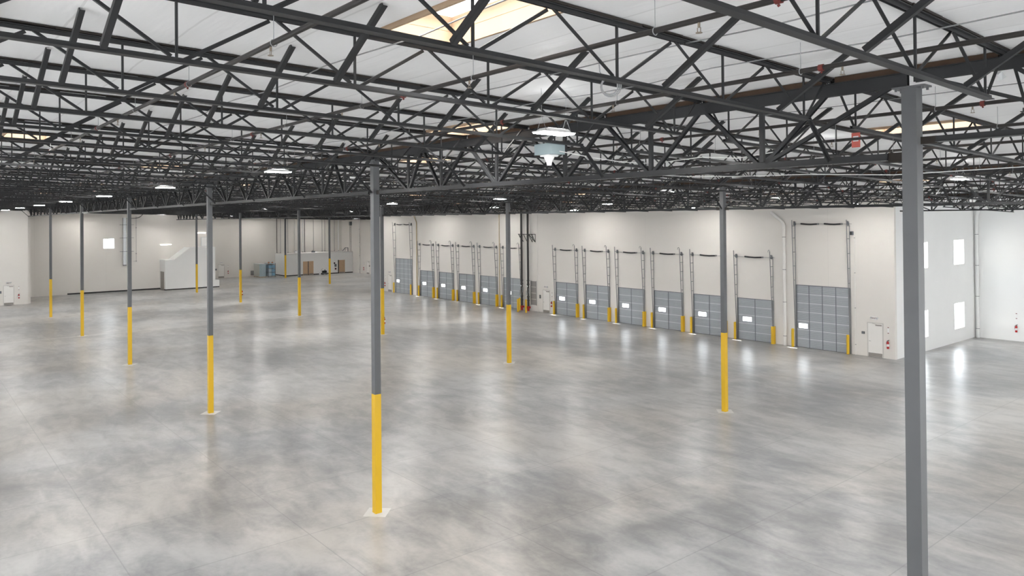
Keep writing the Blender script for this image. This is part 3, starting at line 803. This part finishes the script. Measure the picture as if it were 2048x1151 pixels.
# ------------------------------------------------------------------ pipes and fittings on the dock wall
def drain(x, y, name, label, mk, r=.34, ztop=None, bend=(0,0,0), clamps=True, cat='pipe'):
    zt = ztop or 30.0
    t = thing(name, label, cat, (x, y, 0))
    pts = [(0,-r-.08,0),(0,-r-.08,zt-1.6),(bend[0]*.12,-r-.08+bend[1]*.12,zt-1.0),(bend[0]*.5,-r-.08+bend[1]*.5,zt-.3),(bend[0],-r-.08+bend[1],zt+.4),(bend[0]*1.6,-r-.08+bend[1]*1.6,zt+1.4)] if any(bend) else [(0,-r-.08,0),(0,-r-.08,zt)]
    MB().path(pts, r, 12).build('pipe_run', M[mk], t, smooth=True)
    if clamps:
        for z in (2.2, 10, 17.5, 25):
            MB().tube((0,-r-.08,z-.06),(0,-r-.08,z+.06),r+.05,12).build('clamp', M['galv'], t)
    return t
drain(-129.3, YW, 'drain_pipe', 'white roof drain pipe left of the right-hand tall ramp door', 'mandoor', .36, 29.3, (-2.0,0,0))
drain(-287.4, YW, 'gas_pipe', 'tan pipe right of the far left tall ramp door', 'tan', .2, 30, (-1.2,0,0), False)
drain(-235.1, YW, 'gas_pipe', 'tan pipe on the dock wall left of the black risers', 'tan', .16, 33, (0,0,0), False)
drain(-104.1, 225, 'drain_pipe', 'thick white drain pipe in the corner at the right', 'office', .36, 30, (.5,-.5,0))
drain(-417.2, 225, 'drain_pipe', 'white drain pipe in the far corner beside the office', 'mandoor', .3, 32)
drain(-113.0, YW, 'conduit', 'thin grey conduit beside the right-hand tall ramp door', 'mandoor', .08, 26, (0,0,0), True)
drain(-215.6, YW, 'conduit', 'thin grey conduit left of the middle exit door', 'mandoor', .07, 31, (0,0,0), False)
wall_box('door_motor', (-113.5,YW,26.0), (.5,.7,.8), 'stile', 'dark box beside the top of the right-hand tall ramp door track', 'wall box')
# black fire risers
for x, nm in ((-222.6,'left'), (-219.4,'right')):
    t = thing('riser_pipe', 'tall black fire riser pipe beside the dock doors, %s of the pair' % nm, 'pipe', (x, YW-.95, 0), 'black fire risers')
    MB().tube((0,0,1.3),(0,0,33.2),.34,14).build('pipe_run', M['riser'], t, smooth=True)
    for z in (3.4,4.6,8.6,9.8): MB().tube((0,0,z-.14),(0,0,z+.14),.46,12).build('flange', M['riser'], t)
    MB().tube((0,0,0),(0,0,1.3),.4,12).tube((-.9,-.1,1.2),(.9,-.1,1.2),.36,12).tube((0,-.1,1.2),(0,-.9,1.2),.3,10).build('valve_body', M['red'], t)
    MB().tube((0,-1.0,1.2),(0,-1.04,1.2),.4,14).build('hand_wheel', M['red'], t)
    MB().tube((.55,-.1,6.0),(.55,-.1,7.4),.16,8).tube((-.35,-.45,5.0),(-.35,-.45,6.6),.1,8).path([(0,-.3,4.8),(.4,-.5,5.4),(.55,-.3,6.2)],.05,6).build('trim_piping', M['galv'], t)
    MB().tube((.2,-.45,8.0),(.2,-.52,8.0),.2,12).build('gauge', M['white'], t)
t = thing('pipe_bracket', 'black triangulated steel bracket around the fire risers high on the wall', 'bracket', (-223.4, YW, 24.8))
m = MB(); m.bar((0,-1.6,0),(6.9,-1.6,0),.2,.2,(0,1,0))
m.build('top_rail', M['riser'], t)
for xx in (.2,2.7,5.2,6.7):
    MB().bar((xx,0,0),(xx,-1.7,0),.16,.16).bar((xx,-.03,0),(xx,-.03,-2.6),.16,.1).bar((xx,-1.6,-.05),(xx,-.08,-2.5),.14,.14).build('wall_strut', M['riser'], t)
MB().bar((.3,-1.6,-.05),(2.6,-1.6,-2.4),.14,.14).bar((5.3,-1.5,-.05),(6.6,-.2,-2.4),.14,.14).build('cross_brace', M['riser'], t)
t = thing('wall_grille', 'tall dark panelled grille beside the black riser pipes', 'grille', (-219.0, YW, 0))
for k in range(4): MB().box(.0,-.12,2.0+k*1.95,2.6,-.005,3.8+k*1.95).build('panel', M['grille'], t)
MB().box(-.08,-.16,1.9,.0,-.005,9.8).box(2.6,-.16,1.9,2.68,-.005,9.8).build('frame', M['galv'], t)

# ------------------------------------------------------------------ far left: duct, lights, stair enclosure
t = thing('vertical_duct', 'ribbed foil-wrapped vertical duct high on the beige far wall', 'duct', (-393.5, 97.7, 11.6))
m = MB(); k = 0
prof = [(.62 if i % 2 else .56) for i in range(44)]
m = MB()
for i in range(44):
    z0 = i*.46; rr = prof[i]; m.box(.25,.95-rr-.1,z0,.25+rr*2,.95+rr-.1,z0+.46)
m.build('foil_jacket', M['foil'], t)
for z in (5.6,11.5,17.2): MB().box(0,-.9,z,1.56,4.4,z+.12).box(1.5,-.2,z-.02,1.58,2.0,z+.14).build('strap', M['stile'], t)
MB().box(.3,.2,-.5,1.3,1.5,0).build('end_cap', M['galv'], t)
t = thing('conduit', 'thin grey conduit with elbows beside the foil-wrapped duct', 'pipe', (-393.5, 103.3, 12.0))
MB().path([(.2,-1.2,.9),(.2,-.1,.9),(.2,0,1.0),(.2,0,18.8),(.2,0,20.6)],.06,6).build('pipe_run', M['galv'], t)
for z in (.9,4.2,15.5): MB().box(.02,-.18,z-.18,.34,.18,z+.18).build('junction', M['galv'], t)
t = thing('bent_pipe', 'dark horizontal pipe bending up into the roof beside the foil duct', 'pipe', (-393.5,99.5,31.0))
MB().path([(.4,0,.6),(.4,3.6,.7),(.4,5,1.0),(.4,6,1.8),(.4,6.6,2.6)],.12,8).build('pipe_run', M['pipe'], t)
for i, (y, z, ln) in enumerate(((115.5,19.75,4.6),(130.5,24.75,4.6))):
    t = thing('wall_light', 'glowing warm strip light on the beige wall, %s the stair enclosure' % ('low above' if i == 0 else 'high over'), 'light', (-393.5, y, z), 'warm strip lights over the stair')
    MB().box(.02,-ln/2,-.2,.3,ln/2,.2).build('housing', M['white'], t)
    MB().box(.31,-ln/2+.06,-.2,.45,ln/2-.06,.2).build('lens', M['strip'], t)
t = thing('stair_enclosure', 'white stepped stair enclosure standing against the beige far wall', 'stair enclosure', (-393.5, 0, 0)); t['kind'] = 'thing'
pf = [(112.9,0),(112.9,13.2),(116.7,13.3),(123.3,18.4),(134.2,18.4),(134.2,3.36),(136.0,3.36),(136.0,0)]
MB().prism_x(pf, .02, 9.0).build('enclosure_wall', M['office'], t)
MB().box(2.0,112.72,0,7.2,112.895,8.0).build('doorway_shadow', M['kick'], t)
m = MB(); m.box(9.0,112.85,0,9.06,136.0,.45).box(.1,112.84,0,2.0,112.9,.45).box(7.2,112.84,0,9.06,112.9,.45); m.build('base_strip', M['base'], t)
t = thing('wall_hatch', 'pale grey panel on the far wall above the stair enclosure', 'panel', (-393.5,132.6,20.6))
MB().box(.02,-1.9,-2.1,.3,2.3,2.2).build('leaf', M['rib'], t)
MB().box(.3,-1.7,-1.9,.36,2.1,2.0).build('face', M['office'], t)

# ------------------------------------------------------------------ office box and corner
t = thing('office_box', 'low white office box with tan doors in the far corner', 'office', (-426, 184.6, 0)); t['kind'] = 'thing'
m = MB()
m.box(-13.98,0,0,0,40.3,12.0); m.build('walls', M['office'], t)
MB().box(-13.98,-.05,12.0,.05,40.3,12.15).build('roof_edge', M['mandoor'], t)
MB().box(.0,0,0,.05,40.3,.5).box(-13.9,-.05,0,.05,0,.5).build('base_strip', M['base'], t)
d = MB().box(.06,10.1,.03,.12,12.9,7.6).build('door_leaf', M['wood'], t); MB().box(.121,10.3,.1,.13,12.7,.8).build('kick_plate', M['kick'], d)
MB().box(.06,12.95,.02,.10,13.35,7.6).box(.06,31.0,.02,.10,31.6,7.6).build('door_gap', M['base'], t)
d = MB().box(.06,13.4,.03,.12,16.2,7.6).build('door_leaf', M['wood'], t); MB().box(.121,13.6,.1,.13,16.0,.8).build('kick_plate', M['kick'], d)
d = MB().box(.06,31.65,.03,.12,35.3,7.5).build('door_leaf', M['wood'], t); MB().box(.121,31.8,.1,.13,35.1,.8).build('kick_plate', M['kick'], d)
for y, z, mk, sz, nm in ((213.4,5.9,'rust',(.7,.3,.9),'red fire alarm panel high on the office front'),(214.1,4.6,'black',(1.1,.3,1.5),'black panel on the office front between red boxes'),(214.1,2.7,'red',(.9,.3,.9),'red box low on the office front')):
    wall_box('fire_alarm_unit', (-426,y,z), sz, mk, nm, 'panel', PI/2)
# vertical pipes on the wall above the office roof
for y, mk, r, nm in ((185.5,'riser',.16,'black'),(187.6,'stile',.09,'grey'),(191.9,'stile',.09,'grey'),(196.0,'mandoor',.2,'white'),(200.7,'white',.26,'bright white'),(201.9,'stile',.16,'grey'),(207.2,'stile',.1,'grey'),(212.5,'stile',.1,'grey'),(214.2,'stile',.1,'grey'),(220.2,'stile',.1,'grey'),(222.9,'white',.26,'bright white')):
    idx = nth([185.5,187.6,191.9,196.0,200.7,201.9,207.2,212.5,214.2,220.2,222.9].index(y)+1)
    t = thing('conduit', '%s vertical pipe on the end wall above the office, %s from the left' % (nm, idx), 'pipe', (-439.65, y, 12.16), 'vertical pipes above the office roof')
    MB().tube((0,0,0),(0,0,19.5),r,8).build('pipe_run', M[mk], t)
    MB().box(-.3,-.2,0,.3,.2,.35).build('foot', M['galv'], t)
t = thing('roof_ladder', 'grey roof ladder rising above the office in the far corner', 'ladder', (-427.6, 224.4, 12.15))
m = MB(); m.bar((-.7,0,0),(-.7,0,15),.12,.12).bar((.7,0,0),(.7,0,15),.12,.12); m.build('rails', M['galv'], t)
m = MB()
for k in range(14): m.tube((-.7,0,.7+k),(.7,0,.7+k),.05,6)
m.build('rungs', M['galv'], t)
MB().box(-1.0,-.4,15,1.0,.4,17.2).build('hatch_box', M['stile'], t)
t = thing('guard_rail', 'dark sloping pipe frame on the office roof by the ladder', 'rail', (-430.5, 222.5, 12.17))
MB().path([(-3.2,0,.2),(0,0,2.1),(3.4,0,2.1),(3.4,0,.02)],.2,8).path([(0,0,2.1),(0,0,.02)],.12,6).build('frame', M['stile'], t)
for x, y, w, h, nm in ((-433,194,2.0,1.1,'small white unit on the office roof, left'),(-432,203.5,1.6,.8,'dark low unit on the office roof, middle')):
    t = thing('roof_unit', nm + ' of two', 'roof unit', (x, y, 12.155))
    MB().box(-.7,-w/2,0,.7,w/2,h).build('case', M['white' if w > 1.8 else 'stile'], t)
    MB().tube((0,-.3,h),(0,-.3,h+.35),.22,10).build('cap', M['galv'], t)
# wrapped cabinets left of the office
t = thing('storage_cabinet', 'tall pale grey cabinet in bluish film left of the office box', 'cabinet', (-431.5, 172.6, 0))
MB().box(-4.0,-1.7,.35,4.0,1.9,7.1).build('body', M['greycab'], t)
MB().box(4.0,-1.65,.4,4.08,1.85,7.0).build('film_front', M['bluefilm'], t)
MB().box(-3.9,-1.75,0,-3.4,1.9,.35).box(3.4,-1.75,0,3.9,1.9,.35).box(-.3,-1.75,0,.3,1.9,.35).build('pallet', M['wood'], t)
MB().box(-4.05,-1.75,7.1,4.1,1.95,7.2).build('top_cover', M['rib'], t)
MB().box(4.081,-.02,.5,4.1,.04,6.9).build('front_fold', M['rib'], t)
t = thing('storage_rack', 'tall dark rack of blue bins left of the office box', 'rack', (-428.6, 177.2, 0))
for (a, b) in ((-2.4,-1.9),(2.4,-1.9),(-2.4,1.9),(2.4,1.9)): MB().box(a-.12,b-.12,0,a+.12,b+.12,7.4).build('post', M['stile'], t)
for z in (.6,2.6,4.6,6.6): MB().box(-2.5,-2.0,z,2.5,2.0,z+.14).build('shelf', M['stile'], t)
for z in (.75,2.75,4.75):
    for yy in (-.95,.95): MB().box(-2.2,yy-.85,z,2.3,yy+.85,z+1.55).box(-2.25,yy-.9,z+1.45,2.34,yy+.9,z+1.62).build('bin', M['bluefilm' if yy < 0 and z < 3 else 'bluefill'], t)
MB().box(-2.4,-2.0,7.0,2.4,2.0,7.4).build('top_panel', M['bluefilm'], t)
for yy, nm in ((-1.0,'left'),(1.0,'right')):
    t = thing('work_light', 'small orange item on top of the dark rack, %s of two' % nm, 'work light', (-428.0, 177.2+yy, 7.4), 'orange items on the rack')
    MB().box(-.3,-.35,0,.3,.35,.45).build('body', M['orange'], t)
    MB().path([(0,-.3,.45),(0,-.2,.8),(0,.2,.8),(0,.3,.45)],.06,6).build('handle', M['black'], t)
t = thing('floor_vent', 'grey louvred vent low on the end wall left of the cabinets', 'vent', (-440,171.9,1.8))
MB().box(.01,-1.05,-1.25,.25,1.05,1.25).build('frame', M['grille'], t)
for k in range(7): MB().box(.25,-.9,-1.0+k*.3,.3,.9,-.85+k*.3).build('blade', M['galv'], t)
# floor machine in front of the office
t = thing('floor_machine', 'black and white wheeled floor machine in front of the office', 'machine', (-422.8, 206.0, 0))
MB().tube((-.6,-1.2,.55),(.6,-1.2,.55),.55,14).tube((-.6,1.1,.4),(.6,1.1,.4),.4,14).build('wheels', M['black'], t)
MB().box(-.8,-1.7,.5,.8,1.6,1.0).build('chassis', M['stile'], t)
MB().box(-.75,-1.2,1.0,.75,.9,2.2).build('engine_cover', M['black'], t)
MB().lathe((.1,1.1,1.0), [(.1,0),(.55,.05),(.55,1.1),(.2,1.3)], 12).build('tank', M['white'], t)
MB().path([(0,-1.5,1.0),(0,-2.1,2.4),(0,-1.6,3.2),(0,-.9,3.1)],.1,6).build('handle', M['galv'], t)
MB().tube((0,.1,2.2),(0,.1,2.8),.35,10).build('filter', M['stile'], t)
t = thing('bucket', 'small white bucket left of the floor machine', 'bucket', (-422.9,203.2,0))
MB().lathe((0,0,0), [(.42,0),(.55,1.0),(.57,1.05),(.5,1.05),(.4,.15)], 14).build('pail', M['white'], t)
MB().path([(0,-.55,1.0),(0,-.4,1.35),(0,.4,1.35),(0,.55,1.0)],.03,5).build('handle', M['galv'], t)

# ------------------------------------------------------------------ bits hung in the near trusses
t = thing('control_box', 'blue-grey steel box with white funnel hung under the truss beside the light', 'control box', (-73.2, 56.0, 33.62))
MB().box(-.95,-.6,.2,.75,.6,.92).build('case', M['tealbox'], t)
MB().box(-.6,-.4,.08,.3,.4,.2).build('white_plate', M['white'], t)
MB().lathe((-.15,0,-.5), [(.16,0),(.2,.2),(.34,.5),(.36,.58)], 12).build('funnel', M['white'], t)
t = thing('loose_cable', 'white cable sagging from the blue-grey box along the girder', 'cable', (0, 61.4, 0))
MB().path([(-72.35,-5.4,34.0),(-72.2,-2.5,33.7),(-71.6,0,33.45),(-69,0,33.2),(-65,0,33.35),(-62.5,0,33.1),(-60,0,33.3)],.03,6).build('cable_run', M['white'], t)
t = thing('loose_cable', 'white cable draped through the second roof bay behind the girder', 'cable', (0, 72, 0))
MB().path([(-82,0,33.1),(-78,0,33.25),(-74,0,32.9),(-70,0,32.7),(-64,0,32.55),(-58,0,32.2),(-50,0,32.3)],.028,6).build('cable_run', M['white'], t)
t = thing('cable_coil', 'coil of grey cable hanging under the roof above the light', 'cable', (-60.6, 48.2, 35.72))
m = MB()
for k in range(3):
    rr = .38 + .05*k
    m.path([(rr*math.cos(a)*.76, rr*math.cos(a)*.64 + .04*k, rr*math.sin(a)) for a in [i*2*math.pi/20 for i in range(21)]], .028, 6)
m.build('loops', M['cable'], t)
MB().path([(-.2,-.2,.36),(-.35,-.3,.7),(-.4,-.3,1.25)],.025,5).build('tail', M['cable'], t)
t = thing('warning_tag', 'red paper tag fixed to a bright brace left of the big column', 'tag', (-63.4, 78.2, 35.3))
MB().box(-.32,-.02,-.55,.32,.02,.55).build('card', M['tagred'], t)
MB().box(-.2,-.03,-.1,.2,-.021,.3).build('print_patch', M['white'], t)
t = thing('plastic_scrap', 'scrap of clear plastic caught in the truss right of the big column', 'plastic', (-48.3, 58.9, 35.6))
MB().add([(0,0,.3),(.18,.06,.16),(.42,.0,.08),(.55,.1,-.16),(.38,.16,-.26),(.22,.06,-.3),(.28,-.06,-.06),(.03,.01,.28)],[(0,1,6,7),(1,2,6),(2,3,4,6),(4,5,6)]).build('film_piece', M['film'], t)
# thin wires along the deck
for i, (y, x0, x1) in enumerate(((52.6,-30,-150),(38.5,-30,-110),(66.5,-40,-200),(47.6,-28,-84))):
    t = thing('deck_wire', 'thin grey wire running under the roof deck, %s from the near side' % nth([38.5,47.6,52.6,66.5].index(y)+1), 'cable', (0, y, deck(y)-.22), 'thin wires under the roof')
    pts = []; x = x0; k = 0
    while x > x1:
        pts.append((x, .25*math.sin(k*1.7+i), -.05-.12*abs(math.sin(k*.9)))); x -= 4; k += 1
    MB().path(pts, .03, 5).build('wire_run', M['galv'], t)

# ------------------------------------------------------------------ light
wd = bpy.data.worlds.new('sky'); SC.world = wd; wd.use_nodes = True
bg = wd.node_tree.nodes['Background']; bg.inputs[0].default_value = (.93,.965,1,1); bg.inputs[1].default_value = 13
for nm, loc, rot, sx, sy in (('portal_front', (-172,-30.4,19), (math.pi/2,0,math.pi), 372, 38), ('portal_side', (12.4,97,19), (math.pi/2,0,-math.pi/2), 254, 38)):
    pl = bpy.data.lights.new(nm, 'AREA'); pl.shape = 'RECTANGLE'; pl.size = sx*FT; pl.size_y = sy*FT; pl.cycles.is_portal = True
    po = bpy.data.objects.new(nm, pl); COL.objects.link(po); po.location = [c*FT for c in loc]; po.rotation_euler = rot
sun = bpy.data.lights.new('sun', 'SUN'); sun.energy = 60; sun.angle = math.radians(.6); sun.color = (1,.96,.9)
so = bpy.data.objects.new('sun', sun); COL.objects.link(so)
so.rotation_euler = Vector((-1.65,-2.1,-5.05)).to_track_quat('-Z', 'Y').to_euler()
SC.view_settings.view_transform = 'Standard'; SC.view_settings.look = 'None'; SC.view_settings.gamma = 1
SC.view_settings.use_curve_mapping = False; SC.view_settings.exposure = 0.2
SC.cycles.use_denoising = True; SC.cycles.max_bounces = 10; SC.cycles.diffuse_bounces = 6; SC.cycles.glossy_bounces = 4
SC.cycles.transparent_max_bounces = 8; SC.cycles.sample_clamp_indirect = 8
